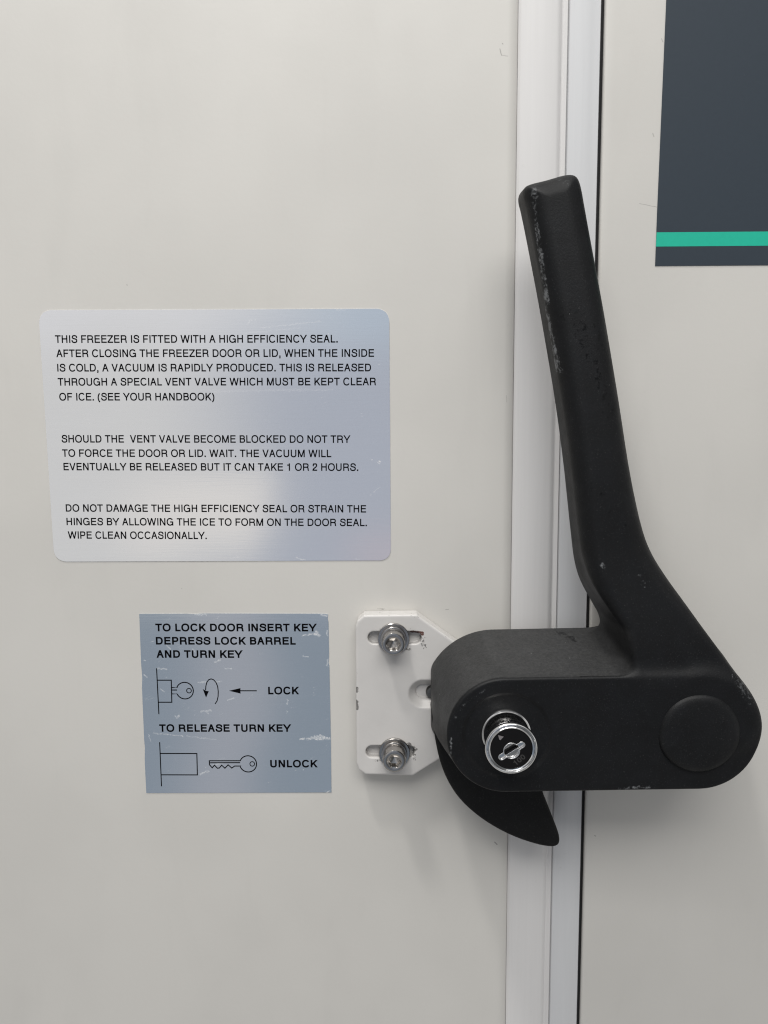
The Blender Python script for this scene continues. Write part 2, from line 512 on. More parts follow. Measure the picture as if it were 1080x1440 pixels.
def sd_seg(x, z, x1, z1, x2, z2):
    ex, ez = x2 - x1, z2 - z1
    t = np.clip(((x - x1) * ex + (z - z1) * ez) / (ex * ex + ez * ez + 1e-9), 0, 1)
    return np.sqrt((x - x1 - ex * t) ** 2 + (z - z1 - ez * t) ** 2)
def extrude(d2, h, h0, h1, r):
    a = d2 + r
    b = np.abs(h - (h0 + h1) / 2) - (h1 - h0) / 2 + r
    return np.minimum(np.maximum(a, b), 0) + np.sqrt(np.maximum(a, 0) ** 2 + np.maximum(b, 0) ** 2) - r

def surface_net(sdf, lo, hi, step, steps=2):
    ax = [np.arange(l, h_ + step, step) for l, h_ in zip(lo, hi)]
    f = sdf(ax[0][:, None, None], ax[1][None, :, None], ax[2][None, None, :])
    f = np.broadcast_to(f, tuple(len(a) for a in ax)).astype(np.float32)
    ins = f < 0
    nx, ny, nz = f.shape
    cnt = np.zeros((nx - 1, ny - 1, nz - 1), np.int8)
    for a in (0, 1):
        for b in (0, 1):
            for c in (0, 1):
                cnt += ins[a:nx - 1 + a, b:ny - 1 + b, c:nz - 1 + c]
    act = (cnt > 0) & (cnt < 8)
    idx = np.full(act.shape, -1, np.int64)
    I = np.argwhere(act)
    idx[act] = np.arange(len(I))
    acc = np.zeros((len(I), 3))
    num = np.zeros(len(I))
    cor = [np.array(c) for c in np.ndindex(2, 2, 2)]
    for p in cor:
        for axis in range(3):
            if p[axis] == 0:
                q = p.copy()
                q[axis] = 1
                fp = f[I[:, 0] + p[0], I[:, 1] + p[1], I[:, 2] + p[2]]
                fq = f[I[:, 0] + q[0], I[:, 1] + q[1], I[:, 2] + q[2]]
                cr = (fp < 0) != (fq < 0)
                t = np.where(cr, fp / np.where(cr, fp - fq, 1), 0)
                pos = np.tile(p.astype(float), (len(I), 1))
                pos[:, axis] += t
                acc[cr] += pos[cr]
                num[cr] += 1
    V = (I + acc / num[:, None]) * step + np.array([a[0] for a in ax])
    quads = []
    for axis in range(3):
        sl0 = [slice(None)] * 3
        sl1 = [slice(None)] * 3
        sl0[axis] = slice(0, -1)
        sl1[axis] = slice(1, None)
        ch = ins[tuple(sl0)] != ins[tuple(sl1)]
        E = np.argwhere(ch)
        o1, o2 = [a for a in range(3) if a != axis]
        ok = (E[:, o1] > 0) & (E[:, o2] > 0) & (E[:, o1] < f.shape[o1] - 1) & (E[:, o2] < f.shape[o2] - 1)
        E = E[ok]
        sgn = ins[tuple(E.T)]
        def cell(d1, d2):
            c = E.copy()
            c[:, o1] += d1
            c[:, o2] += d2
            return idx[tuple(c.T)]
        qd = np.stack([cell(-1, -1), cell(0, -1), cell(0, 0), cell(-1, 0)], 1)
        if axis == 1:
            sgn = ~sgn
        qd[~sgn] = qd[~sgn][:, ::-1]
        quads.append(qd)
    F = np.concatenate(quads)
    e = step * 0.25
    for _ in range(steps):
        x, z, h = V[:, 0], V[:, 1], V[:, 2]
        d0 = sdf(x, z, h)
        g = np.stack([sdf(x + e, z, h) - sdf(x - e, z, h), sdf(x, z + e, h) - sdf(x, z - e, h), sdf(x, z, h + e) - sdf(x, z, h - e)], 1) / (2 * e)
        gl = np.maximum((g ** 2).sum(1), 0.15)
        mv = -(d0 / gl)[:, None] * g
        ml = np.linalg.norm(mv, axis=1, keepdims=True)
        V = V + mv * np.minimum(1, 0.5 * step / np.maximum(ml, 1e-9))
    # outward orientation, (x, z, h) -> (x, -h, z) keeps handedness of (x,z,h) mirrored or not: test one way
    a, b, c = V[F[:, 0]], V[F[:, 1]], V[F[:, 2]]
    nrm = np.cross(b - a, c - a)
    cen = V[F].mean(1)
    l = np.linalg.norm(nrm, axis=1) > 1e-9
    nn = nrm / np.maximum(np.linalg.norm(nrm, axis=1, keepdims=True), 1e-12)
    s_out = sdf(*(cen + nn * step * 0.3).T) - sdf(*(cen - nn * step * 0.3).T)
    if np.median(s_out[l]) < 0:
        F = F[:, ::-1]
    return V, F        # (x,z,h)->(x,-h,z) is a proper rotation, so the orientation holds

# ------------------------------------------------------------------ glyphs (outlines, thousandths of an em)
GLYPHS = json.loads('''[{"A":[667,[-1,0],[[15,4,16,0,140,0,144,3,220,215,444,215,448,214,449,212,524,1,652,0,652,4,400,714,396,718,272,718,268,716],[264,339,332,533,336,530,403,340,400,337,268,337]]],"B":[667,[-1,0,0],[[76,4,80,0,408,0,452,4,492,15,532,34,568,63,594,96,612,132,622,164,627,212,624,260,615,300,601,332,584,358,557,388,580,424,594,464,600,508,597,556,587,596,568,632,540,664,512,686,460,708,400,718,76,716],[200,122,200,317,428,315,452,309,468,301,484,288,495,272,504,236,501,184,488,156,460,133,436,125,412,122],[200,439,200,596,412,594,432,589,451,580,464,568,472,554,478,520,473,484,460,463,436,447,396,439]]],"C":[722,[-1],[[48,288,64,212,80,169,100,130,124,96,152,66,184,39,220,17,260,0,300,-11,344,-17,396,-18,468,-9,508,3,548,22,600,58,628,87,651,116,652,152,647,168,636,182,608,199,588,200,572,197,552,188,526,156,496,133,464,117,424,107,376,104,340,106,312,112,276,126,244,147,220,172,203,196,186,232,173,276,168,316,166,380,170,420,185,484,209,532,244,571,288,598,320,608,352,613,408,613,440,608,464,601,496,585,524,564,544,541,568,533,584,532,612,541,632,561,641,588,637,620,596,663,560,689,508,715,460,729,396,736,320,732,260,718,216,699,168,666,136,636,108,600,78,544,58,484,49,436,44,356]]],"D":[722,[-1,0],[[76,4,80,0,360,0,436,7,484,22,532,46,572,77,608,118,644,182,659,224,667,260,675,344,671,436,654,508,626,572,588,625,544,664,511,684,472,701,400,716,76,716],[200,122,200,596,388,595,428,587,460,573,488,552,515,520,535,480,548,432,553,372,550,300,539,248,520,206,502,180,476,156,448,139,420,129,372,122]]],"E":[667,[-1],[[76,4,80,0,616,0,620,4,620,120,616,122,198,124,200,314,580,316,580,432,576,436,200,436,200,596,608,596,612,600,612,716,76,716]]],"F":[611,[-1],[[76,4,80,0,196,0,198,4,200,294,530,296,528,416,200,416,200,596,576,596,580,600,580,716,76,716]]],"G":[778,[-1],[[48,288,55,248,67,204,84,161,108,120,132,88,165,56,200,30,240,9,280,-5,328,-15,376,-18,432,-16,480,-8,520,5,560,24,596,48,596,4,600,0,716,0,718,4,718,356,702,360,700,406,404,407,400,404,400,288,404,285,596,284,596,235,580,223,552,176,512,138,488,124,460,113,420,106,360,105,316,112,276,127,244,149,215,180,193,216,177,260,168,308,166,356,168,404,177,456,192,500,212,534,234,560,264,584,296,600,328,609,372,614,416,613,460,605,496,590,528,568,556,537,578,528,596,525,612,528,628,535,642,548,655,576,652,612,628,641,596,670,536,706,496,721,448,732,396,736,324,732,276,722,236,707,196,685,160,658,130,628,104,592,82,552,65,508,53,460,46,412,44,352]]],"H":[722,[-1],[[76,4,80,0,196,0,198,4,200,315,520,315,524,312,524,4,528,0,644,0,644,718,524,716,524,440,520,437,200,437,198,716,76,716]]],"I":[278,[-1],[[91,4,92,0,212,0,213,4,212,717,91,716]]],"K":[667,[-1],[[35,200,74,164,76,160,76,4,80,0,196,0,198,4,198,196,304,310,308,312,524,2,528,0,668,0,672,4,393,404,395,408,680,716,676,718,516,718,324,511,316,508,219,440,236,416,200,377,198,380,198,384,198,716,196,718,80,718,76,716,76,244]]],"L":[556,[-1],[[76,4,80,0,532,0,535,4,535,116,532,122,198,124,196,718,76,716]]],"M":[833,[-1],[[72,4,76,0,192,0,194,4,194,400,196,406,349,4,352,0,480,0,484,4,636,403,638,400,639,392,640,0,760,0,760,717,628,718,625,716,416,171,208,716,204,718,76,718,72,716]]],"N":[722,[-1],[[75,712,76,4,80,0,196,0,198,4,198,500,200,507,508,0,644,0,648,4,646,8,646,716,644,718,528,718,524,716,524,212,520,215,216,715,212,718,76,718,73,716]]],"O":[778,[-1,0],[[40,324,50,248,60,211,76,170,94,136,116,104,144,73,172,49,228,15,264,0,304,-10,372,-18,420,-17,464,-12,528,5,561,20,596,41,644,83,668,112,689,144,716,204,735,284,739,384,731,456,708,535,678,592,632,647,580,687,524,714,464,730,420,735,372,736,304,728,244,710,192,683,144,645,103,596,67,528,49,468,40,400],[164,304,161,348,163,408,172,456,185,492,204,528,228,557,256,579,288,597,328,609,376,614,428,612,480,600,516,583,546,560,576,525,595,488,611,436,617,380,615,316,604,256,585,208,560,172,528,143,492,122,443,108,372,104,316,112,268,131,229,160,198,200,176,248]]],"P":[667,[-1,0],[[76,4,80,0,196,0,198,4,200,254,408,254,464,261,496,272,532,292,556,312,583,344,604,384,617,428,622,476,619,532,609,576,591,616,564,652,532,680,480,706,420,717,76,716],[200,376,200,596,420,595,456,584,482,560,492,540,497,520,499,460,487,420,475,404,460,391,440,381,412,376]]],"R":[722,[-1,0],[[76,4,80,0,196,0,198,4,199,280,424,281,489,272,504,260,518,240,525,208,536,76,560,3,564,0,688,0,690,4,655,100,647,212,640,260,620,308,593,344,624,392,642,440,648,492,643,552,633,588,614,624,588,656,565,676,512,704,452,717,76,716],[200,403,200,596,448,594,472,588,492,578,507,564,517,548,526,512,522,464,508,436,480,414,456,406,432,403]]],"S":[667,[-1],[[48,188,69,116,81,92,100,66,124,44,156,24,228,-4,268,-12,320,-16,384,-15,432,-10,468,0,508,16,540,32,572,56,596,84,612,116,627,164,633,204,631,236,621,284,606,320,591,344,576,360,552,379,492,408,428,430,288,463,224,488,211,496,207,540,232,584,243,596,252,601,288,608,352,614,380,612,412,606,464,588,489,572,500,548,513,480,528,456,556,440,588,441,608,451,621,464,630,484,632,504,614,592,598,628,578,656,552,678,520,697,472,715,420,729,352,736,244,724,188,706,150,676,130,652,108,617,93,588,86,564,87,504,96,456,116,419,144,393,180,374,244,349,404,310,464,287,492,272,504,248,511,212,500,164,488,144,440,119,388,107,292,108,240,120,208,135,188,151,168,208,167,236,160,256,140,277,112,287,96,286,80,281,56,260,46,232]]],"T":[611,[-1],[[20,600,24,596,244,596,245,4,248,0,364,0,367,4,368,596,588,596,592,600,592,716,24,718,20,716]]],"U":[722,[-1],[[80,192,89,152,102,120,118,92,140,65,164,43,192,23,224,7,256,-4,328,-16,392,-16,432,-12,468,-3,512,14,544,32,572,55,601,88,620,120,634,156,644,204,646,716,524,716,524,248,520,200,502,160,488,144,468,129,424,111,368,105,312,108,268,121,234,144,211,176,202,200,198,232,198,716,76,716,76,240]]],"V":[667,[-1],[[16,708,268,1,396,0,400,3,654,716,652,718,648,718,528,718,525,716,336,187,332,184,142,716,140,718,16,718,13,716]]],"W":[944,[-1],[[16,704,196,0,320,0,324,4,472,504,620,4,624,0,748,0,931,716,928,718,808,718,806,716,684,239,680,231,536,716,532,718,412,718,408,716,264,231,260,239,138,716,136,718,16,718,13,716]]],"Y":[667,[-1],[[-24,712,272,252,272,4,276,0,392,0,394,4,394,252,694,716,688,718,552,718,549,716,336,387,332,384,118,716,116,718,-24,718,-27,716]]],"Z":[611,[-1],[[13,100,28,84,28,4,32,0,588,0,588,122,191,124,595,616,595,620,582,632,580,718,30,716,32,596,420,596]]],".":[278,[-1],[[66,4,68,0,212,0,212,144,68,146]]],",":[278,[-1],[[53,-108,168,-149,217,-12,196,0,188,0,196,0,200,4,200,144,196,146,84,146,78,144,78,4,80,0,88,0,90,-4]]],"(":[333,[-1],[[32,200,47,104,68,32,106,-52,144,-112,184,-159,212,-167,232,-166,248,-159,264,-146,275,-128,279,-104,273,-76,244,-42,223,-12,198,36,182,76,162,152,152,236,152,296,156,340,166,396,177,440,197,492,215,528,244,572,275,608,279,636,274,660,260,680,240,693,212,697,184,689,158,660,128,619,98,568,78,524,54,452,38,376,29,280]]],")":[333,[-1],[[56,-120,65,-140,80,-156,100,-165,120,-167,148,-160,188,-114,227,-52,265,32,290,124,301,204,304,276,299,352,285,428,264,500,228,581,191,640,148,690,120,697,96,694,72,679,58,656,55,628,58,608,92,568,120,524,143,476,157,436,171,380,179,320,182,272,180,212,167,132,150,72,129,24,110,-12,88,-44,60,-76,55,-100]]],"0":[556,[-1,0],[[40,296,51,212,63,168,79,128,98,92,120,62,164,22,196,4,224,-6,260,-11,304,-11,328,-7,364,6,395,24,415,40,455,88,473,120,490,160,510,240,518,324,514,436,496,528,482,568,465,604,428,655,400,681,364,702,324,716,284,720,240,717,204,707,166,688,137,664,109,632,88,599,70,560,56,516,41,424,38,368],[164,278,160,340,163,416,171,472,189,528,214,568,240,590,272,598,292,597,312,592,339,572,363,536,380,492,391,440,396,356,393,284,383,228,365,176,340,137,312,116,292,111,272,110,240,118,214,140,189,180,174,224]]],"1":[556,[-1],[[100,484,254,480,254,4,256,0,372,0,376,4,376,704,372,708,256,708,252,604,104,604,100,600]]],"2":[556,[-1],[[24,40,44,0,76,-3,104,0,508,0,508,122,175,124,228,176,344,261,420,327,461,372,493,428,507,468,513,500,513,536,508,568,494,616,477,652,454,684,432,702,408,713,368,720,272,710,164,716,140,711,120,703,100,688,87,672,73,644,68,620,57,548,51,480,61,448,84,426,104,420,128,421,148,430,164,448,173,468,178,536,188,594,272,588,368,596,385,556,391,512,387,492,377,468,362,444,344,423,268,356,140,261,100,223,74,192,52,160,36,124,22,68]]]},{"A":[667,[-1,0],[[15,4,16,0,172,0,243,212,244,214,248,215,420,215,424,213,496,0,648,0,652,4,414,716,412,718,256,718,253,716],[296,366,295,368,332,479,336,476,372,368,368,365]]],"B":[667,[-1,0,0],[[76,4,80,0,408,0,450,4,492,15,532,36,567,64,595,100,618,156,627,220,624,268,614,312,595,352,568,388,587,432,595,460,600,504,598,548,588,588,568,628,542,660,508,686,456,709,400,718,76,716],[228,150,228,303,420,302,448,293,468,272,477,240,475,200,464,175,444,158,408,150],[228,453,228,568,404,567,432,557,445,540,450,516,447,484,437,468,420,458,392,453]]],"C":[722,[-1],[[48,288,64,212,79,172,100,132,124,97,152,66,184,40,220,18,260,1,300,-11,348,-17,396,-18,468,-9,508,3,548,22,600,59,628,87,650,116,656,140,656,160,650,180,637,200,620,214,600,222,580,224,560,221,528,203,508,179,480,156,452,143,420,135,392,132,344,134,320,139,292,150,269,164,247,184,227,212,211,244,200,284,196,316,194,380,197,416,211,472,232,515,261,548,296,570,328,581,356,585,392,586,432,581,480,562,500,547,520,526,536,516,556,509,580,508,612,521,625,532,637,548,643,564,645,584,637,620,599,660,560,689,508,715,460,728,396,736,324,733,276,723,216,698,168,666,133,632,98,584,76,540,58,484,48,432,44,356]]],"D":[722,[-1,0],[[76,4,80,0,360,0,436,8,484,22,532,47,572,78,608,119,641,176,664,248,674,324,671,432,654,508,628,568,595,616,544,663,516,681,480,697,436,710,400,716,76,716],[228,150,228,568,384,567,416,561,444,549,472,528,492,503,509,468,520,428,525,372,523,316,515,268,500,228,484,204,464,183,440,167,412,156,372,150]]],"E":[667,[-1],[[76,4,80,0,616,0,620,4,620,148,616,150,226,152,228,300,576,300,580,304,580,448,228,450,228,568,608,568,612,572,612,716,76,716]]],"I":[278,[-1],[[91,4,92,0,240,0,241,4,240,717,91,716]]],"K":[667,[-1],[[41,204,76,172,76,4,80,0,224,0,226,4,226,188,308,280,312,282,508,1,668,0,672,1,682,8,683,12,415,396,415,400,698,716,696,718,692,718,500,718,304,500,228,447,226,452,226,716,224,718,80,718,76,716,76,248,75,244,42,208]]],"L":[556,[-1],[[76,4,80,0,532,0,535,4,535,144,532,150,226,152,224,718,76,716]]],"N":[722,[-1],[[76,712,76,4,80,0,224,0,226,4,226,436,228,442,476,2,480,0,644,0,647,4,646,8,646,716,644,718,500,718,496,716,496,276,492,279,246,716,244,718,240,718,76,718,74,716]]],"O":[778,[-1,0],[[40,324,49,252,60,212,75,172,94,136,117,104,144,74,172,49,228,15,264,0,304,-10,372,-18,420,-17,464,-12,504,-3,540,10,596,42,644,84,688,144,716,204,734,284,739,384,731,456,709,532,680,588,638,640,612,664,580,687,524,714,460,731,372,736,304,728,244,710,192,683,144,644,104,596,74,544,51,472,40,400],[192,307,189,348,191,404,196,436,207,472,223,504,240,528,264,550,292,567,324,579,360,585,412,585,460,577,492,564,520,545,544,520,564,488,581,440,588,396,589,336,581,280,569,240,548,203,520,173,489,152,448,138,392,132,336,136,289,152,254,176,224,212,203,256]]],"P":[667,[-1,0],[[76,4,80,0,224,0,228,240,408,240,464,248,496,259,532,280,560,304,584,335,605,376,617,420,622,472,617,536,606,580,584,623,556,658,524,684,476,707,420,717,76,716],[228,390,228,568,416,567,440,559,456,544,470,508,471,456,460,420,442,400,428,393,408,390]]],"R":[722,[-1,0],[[76,4,80,0,224,0,228,267,424,267,484,259,496,248,506,232,512,200,522,72,533,32,548,0,704,0,704,8,670,100,661,216,653,264,636,308,605,352,629,392,643,436,648,488,643,548,631,588,614,620,589,652,564,675,512,703,452,717,76,716],[228,417,228,568,440,567,472,556,484,545,492,532,498,504,495,464,484,440,464,425,428,417]]],"S":[667,[-1],[[36,208,60,120,71,96,88,72,114,48,148,27,188,8,224,-4,268,-12,316,-16,376,-16,424,-11,460,-3,500,11,544,33,576,55,601,80,619,108,636,160,643,200,642,236,632,288,619,324,602,352,572,382,524,410,440,441,300,474,252,491,226,504,226,524,244,560,256,573,288,580,348,586,400,580,444,566,480,550,496,476,507,456,522,440,540,430,556,425,592,428,612,438,628,454,638,472,643,496,626,588,613,620,598,644,568,672,524,695,452,722,392,734,340,735,244,725,196,711,160,690,136,666,117,640,85,584,77,560,76,508,79,472,86,444,98,420,112,402,133,384,188,355,260,330,400,296,476,266,484,258,491,236,493,216,490,196,480,170,448,152,412,139,376,135,332,134,292,136,260,142,224,156,201,172,186,220,183,248,172,271,160,284,144,295,112,303,80,296,52,274,37,244]]],"T":[611,[-1],[[20,572,24,568,228,568,231,564,232,0,380,0,381,564,384,568,588,568,592,572,592,716,24,718,20,716]]],"U":[722,[-1],[[80,192,88,156,101,124,119,92,140,66,164,44,192,24,224,8,256,-4,292,-12,332,-16,392,-16,432,-12,478,0,512,14,542,32,568,52,594,80,619,120,634,156,644,204,646,716,496,716,496,248,493,208,478,176,452,152,416,138,368,133,316,136,276,149,247,172,236,188,229,208,226,248,226,716,76,716,76,240]]],"Y":[667,[-1],[[-41,712,258,248,258,4,260,0,404,0,408,4,408,248,710,716,708,718,704,718,536,718,532,716,336,413,332,410,135,716,132,718,-40,718,-43,716]]]}]''')     # a regular and a bold set of capitals
CAP = 718.0
def offset_loop(P, d):
    P = np.asarray(P, float)
    a = P - np.roll(P, 1, 0)
    b = np.roll(P, -1, 0) - P
    la = np.maximum(np.linalg.norm(a, axis=1, keepdims=True), 1e-9)
    lb = np.maximum(np.linalg.norm(b, axis=1, keepdims=True), 1e-9)
    n1 = np.stack([a[:, 1], -a[:, 0]], 1) / la
    n2 = np.stack([b[:, 1], -b[:, 0]], 1) / lb
    m = n1 + n2
    m = m / np.maximum((m * m).sum(1, keepdims=True), 0.6) * 2
    return P + m * d
def area(P):
    P = np.asarray(P, float)
    Q = np.roll(P, -1, 0)
    return 0.5 * (P[:, 0] * Q[:, 1] - P[:, 1] * Q[:, 0]).sum()
_glyphs = {}
def glyph_mesh(bold, ch):
    if (bold, ch) not in _glyphs:
        loops = [[(L[i], L[i + 1]) for i in range(0, len(L), 2)] for L in GLYPHS[bold][ch][2]]
        pts, edges = [], []
        for L in loops:
            b = len(pts)
            pts += [Vector(p) for p in L]
            edges += [(b + i, b + (i + 1) % len(L)) for i in range(len(L))]
        ov, oe, of, *_r = delaunay_2d_cdt(pts, edges, [], 0, 1e-4)
        def inside(x, z):
            c = False
            for L in loops:
                for i in range(len(L)):
                    (ax, az), (bx, bz) = L[i - 1], L[i]
                    if (az > z) != (bz > z) and x < (bx - ax) * (z - az) / (bz - az) + ax:
                        c = not c
            return c
        keep = [t for t in of if inside(sum(ov[i][0] for i in t) / 3, sum(ov[i][1] for i in t) / 3)]
        _glyphs[(bold, ch)] = ([tuple(p) for p in ov], keep)
    return _glyphs[(bold, ch)]
def text_part(name, rows, mat, parent, h, bold=0, thick=0.0):
    GLYPH = GLYPHS[bold]
    """rows: (string, x0, z0, width, cap, slope degrees) in mm; each row is set out to its measured width"""
    V, F = [], []
    for s, x0, z0, width, cap, slope in rows:
        pen = 0.0
        items = []
        for i, ch in enumerate(s):
            if ch == ' ':
                pen += 278.0
                continue
            adv, kinds, loops = GLYPH[ch]
            items.append((ch, pen))
            pen += adv
        last = GLYPH[items[-1][0]][2][0]
        first = GLYPH[items[0][0]][2][0]
        lo_ = min(first[0::2])
        hi_ = items[-1][1] + max(last[0::2])
        kx = width / (hi_ - lo_)
        kz = cap / CAP
        ca, sa = math.cos(math.radians(slope)), math.sin(math.radians(slope))
        for ch, px in items:
            adv, kinds, loops = GLYPH[ch]
            gv, gf = glyph_mesh(bold, ch)
            n0 = len(V)
            for gx, gz in gv:
                X, Z = (gx + px - lo_) * kx, gz * kz
                V.append((x0 + X * ca - Z * sa, z0 + X * sa + Z * ca, h))
            F += [tuple(n0 + i for i in t) for t in gf]
    return mesh_poly(name, V, F, mat, parent, fix=False)

def strokes_part(name, lines, mat, parent, h, fills=()):
    """drawn lines: (points, width) polylines in mm as mitred ribbons, plus filled polygons"""
    v, f = [], []
    for li, (pts, wd) in enumerate(lines):
        P = np.array(pts, float)
        closed = np.allclose(P[0], P[-1]) and len(P) > 2
        if closed:
            P = P[:-1]
            Q = offset_loop(P, wd / 2)
            R_ = offset_loop(P, -wd / 2)
        else:
            d = np.diff(P, axis=0)
            d /= np.linalg.norm(d, axis=1, keepdims=True)
            nr = np.stack([d[:, 1], -d[:, 0]], 1)
            m = np.vstack([nr[:1], nr[:-1] + nr[1:], nr[-1:]])
            m = m / np.maximum((m * m).sum(1, keepdims=True), 0.6) * np.where(np.arange(len(P)) % (len(P) - 1) == 0, 1, 2)[:, None]
            Q, R_ = P + m * wd / 2, P - m * wd / 2
        b = len(v)
        n = len(P)
        hh = h + 0.004 * (li % 6)
        v += [(x, z, hh) for x, z in Q] + [(x, z, hh) for x, z in R_]
        for i in range(n if closed else n - 1):
            j = (i + 1) % n
            f.append((b + i, b + j, b + n + j, b + n + i))
    for P in fills:
        b = len(v)
        v += [(x, z, h + 0.03) for x, z in P]
        f.append(tuple(range(b, b + len(P))))
    o = mesh_poly(name, v, f, mat, parent, fix=False)
    return o

def arc(cx, cz, r, a0, a1, n=24, rz=None):
    rz = rz or r
    return [(cx + r * math.cos(math.radians(a0 + (a1 - a0) * i / n)), cz + rz * math.sin(math.radians(a0 + (a1 - a0) * i / n))) for i in range(n + 1)]

# ================================================================== the freezer front
def profile_strip(name, prof, z0, z1, mat, parent, smooth_angle=35, label=None):
    """a long vertical extrusion: prof is a list of (x, h)"""
    n = len(prof)
    v = [(x, z0, h) for x, h in prof] + [(x, z1, h) for x, h in prof]
    f = [(i, (i + 1) % n, n + (i + 1) % n, n + i) for i in range(n)]
    f += [tuple(range(n))[::-1], tuple(range(n, 2 * n))]
    return mesh_poly(name, v, f, mat, parent, smooth=True, angle=smooth_angle, label=label)
def round_corner(cx, ch, r, a0, a1, n=8):
    return [(cx + r * math.cos(math.radians(a0 + (a1 - a0) * i / n)), ch + r * math.sin(math.radians(a0 + (a1 - a0) * i / n))) for i in range(n + 1)]

Z0, Z1 = -520, 460
left = thing('freezer_panel', 'wide cream painted metal panel left of the white strip, carrying both silver stickers', 'freezer panel', (-180, 40, Z0))
prof = [(-480, -45), (-480, 0)] + [(x, h) for x, h in round_corner(46.6, -7.0, 7.0, 90, 50, 10)] + [(51.35, -2.1), (51.4, -45)]
profile_strip('painted_sheet', prof, Z0, Z1, M_left, left)
right = thing('freezer_panel', 'cream painted metal panel right of the dark gap, carrying the slate grey sign', 'freezer panel', (300, 40, Z0))
prof = [(88.08, -45)] + [(x, h) for x, h in round_corner(89.16, -1.08, 1.08, 180, 90, 8)] + [(91.2, 0.14), (92.4, 0.0), (620, 0), (620, -45)]
profile_strip('painted_sheet', prof, Z0, Z1, M_right, right, 50)

trim = thing('edge_strip', 'white plastic sealing strip running vertically between the two cream panels', 'sealing strip', (70, 30, Z0))
prof = [(51.5, -40), (51.5, -2.3), (52.5, -1.6), (53.0, -1.35), (68.0, -1.45), (69.2, -1.9), (70.4, -3.3), (70.9, -3.4), (72.6, -2.5), (73.0, -3.1), (73.1, -3.4), (73.1, -40)]
profile_strip('outer_band', prof, Z0, Z1, M_trim, trim)
prof = [(73.12, -40), (73.12, -3.3), (73.5, -2.3), (73.9, -2.05), (82.4, -1.9), (82.8, -2.0), (86.5, -2.1), (86.9, -2.8), (86.95, -40)]
profile_strip('inner_band', prof, Z0, Z1, M_trim2, trim)
v, f = prism([(86.96, Z0), (88.06, Z0), (88.06, Z1), (86.96, Z1)], -40, -2.6)
mesh_poly('rubber_seal', v, f, M_rubber, trim)

# ------------------------------------------------------------------ slate sign on the right panel
sign = thing('sign', 'slate grey rectangular sign with a teal stripe near its lower edge', 'sign', (112.4, 0, 67.7))
v, f = prism([(112.4, 67.7), (260, 67.2), (260, 300), (113.9, 300), (113.4, 176.8), (112.5, 90)], 0.02, 0.28)
mesh_poly('slate_field', v, f, M_slate, sign)
v, f = prism([(112.43, 75.9), (260.0, 75.4), (260.0, 81.35), (112.49, 81.9)], 0.29, 0.33)
mesh_poly('teal_stripe', v, f, M_teal, sign)

# ------------------------------------------------------------------ instruction stickers
def rounded_quad(c, r, n=6):
    """corners in order; each rounded by radius r (list)"""
    out = []
    N = len(c)
    for i in range(N):
        p = np.array(c[i], float)
        a = np.array(c[i - 1], float) - p
        b = np.array(c[(i + 1) % N], float) - p
        a /= np.linalg.norm(a)
        b /= np.linalg.norm(b)
        rr = r[i]
        if rr <= 0:
            out.append(tuple(p))
            continue
        for q in range(n + 1):
            t = q / n
            s0, s1 = p + a * rr, p + b * rr
            out.append(tuple((1 - t) ** 2 * s0 + 2 * t * (1 - t) * (p * 0.83 + (s0 + s1) / 2 * 0.17) + t * t * s1))
    return out
st1 = thing('instruction_sticker', 'large rounded silver sticker with three paragraphs about the freezer seal and vent valve', 'sticker', (-83, 0, -63))
v, f = prism(rounded_quad([(-161.8, 51.3), (-161.0, -63.1), (-4.3, -63.0), (-4.4, 50.5)], [5.5, 5.5, 5.0, 5.5], 8), 0.02, 0.26)
mesh_poly('foil_sheet', v, f, M_foil1, st1)
SL = -0.42
P1 = [("THIS FREEZER IS FITTED WITH A HIGH EFFICIENCY SEAL.", -155.0, 36.8, 127.5), ("AFTER CLOSING THE FREEZER DOOR OR LID, WHEN THE INSIDE", -154.8, 30.5, 143.5),
      ("IS COLD, A VACUUM IS RAPIDLY PRODUCED. THIS IS RELEASED", -154.7, 24.1, 142.0), ("THROUGH A SPECIAL VENT VALVE WHICH MUST BE KEPT CLEAR", -154.8, 17.8, 144.3),
      ("OF ICE. (SEE YOUR HANDBOOK)", -154.5, 11.1, 70.8)]
P2 = [("SHOULD THE  VENT VALVE BECOME BLOCKED DO NOT TRY", -154.5, -7.9, 132.2), ("TO FORCE THE DOOR OR LID. WAIT. THE VACUUM WILL", -154.6, -14.4, 123.5), ("EVENTUALLY BE RELEASED BUT IT CAN TAKE 1 OR 2 HOURS.", -154.3, -20.6, 135.4)]
P3 = [("DO NOT DAMAGE THE HIGH EFFICIENCY SEAL OR STRAIN THE", -154.3, -39.7, 138.8), ("HINGES BY ALLOWING THE ICE TO FORM ON THE DOOR SEAL.", -154.3, -46.0, 139.1), ("WIPE CLEAN OCCASIONALLY.", -154.0, -52.3, 64.7)]
for blk in (P1, P2, P3):
    text_part('lettering', [(s, x, z, wd, 3.45, SL if i < 3 else SL * 0.9) for i, (s, x, z, wd) in enumerate(blk)], M_ink, st1, 0.29, 0)

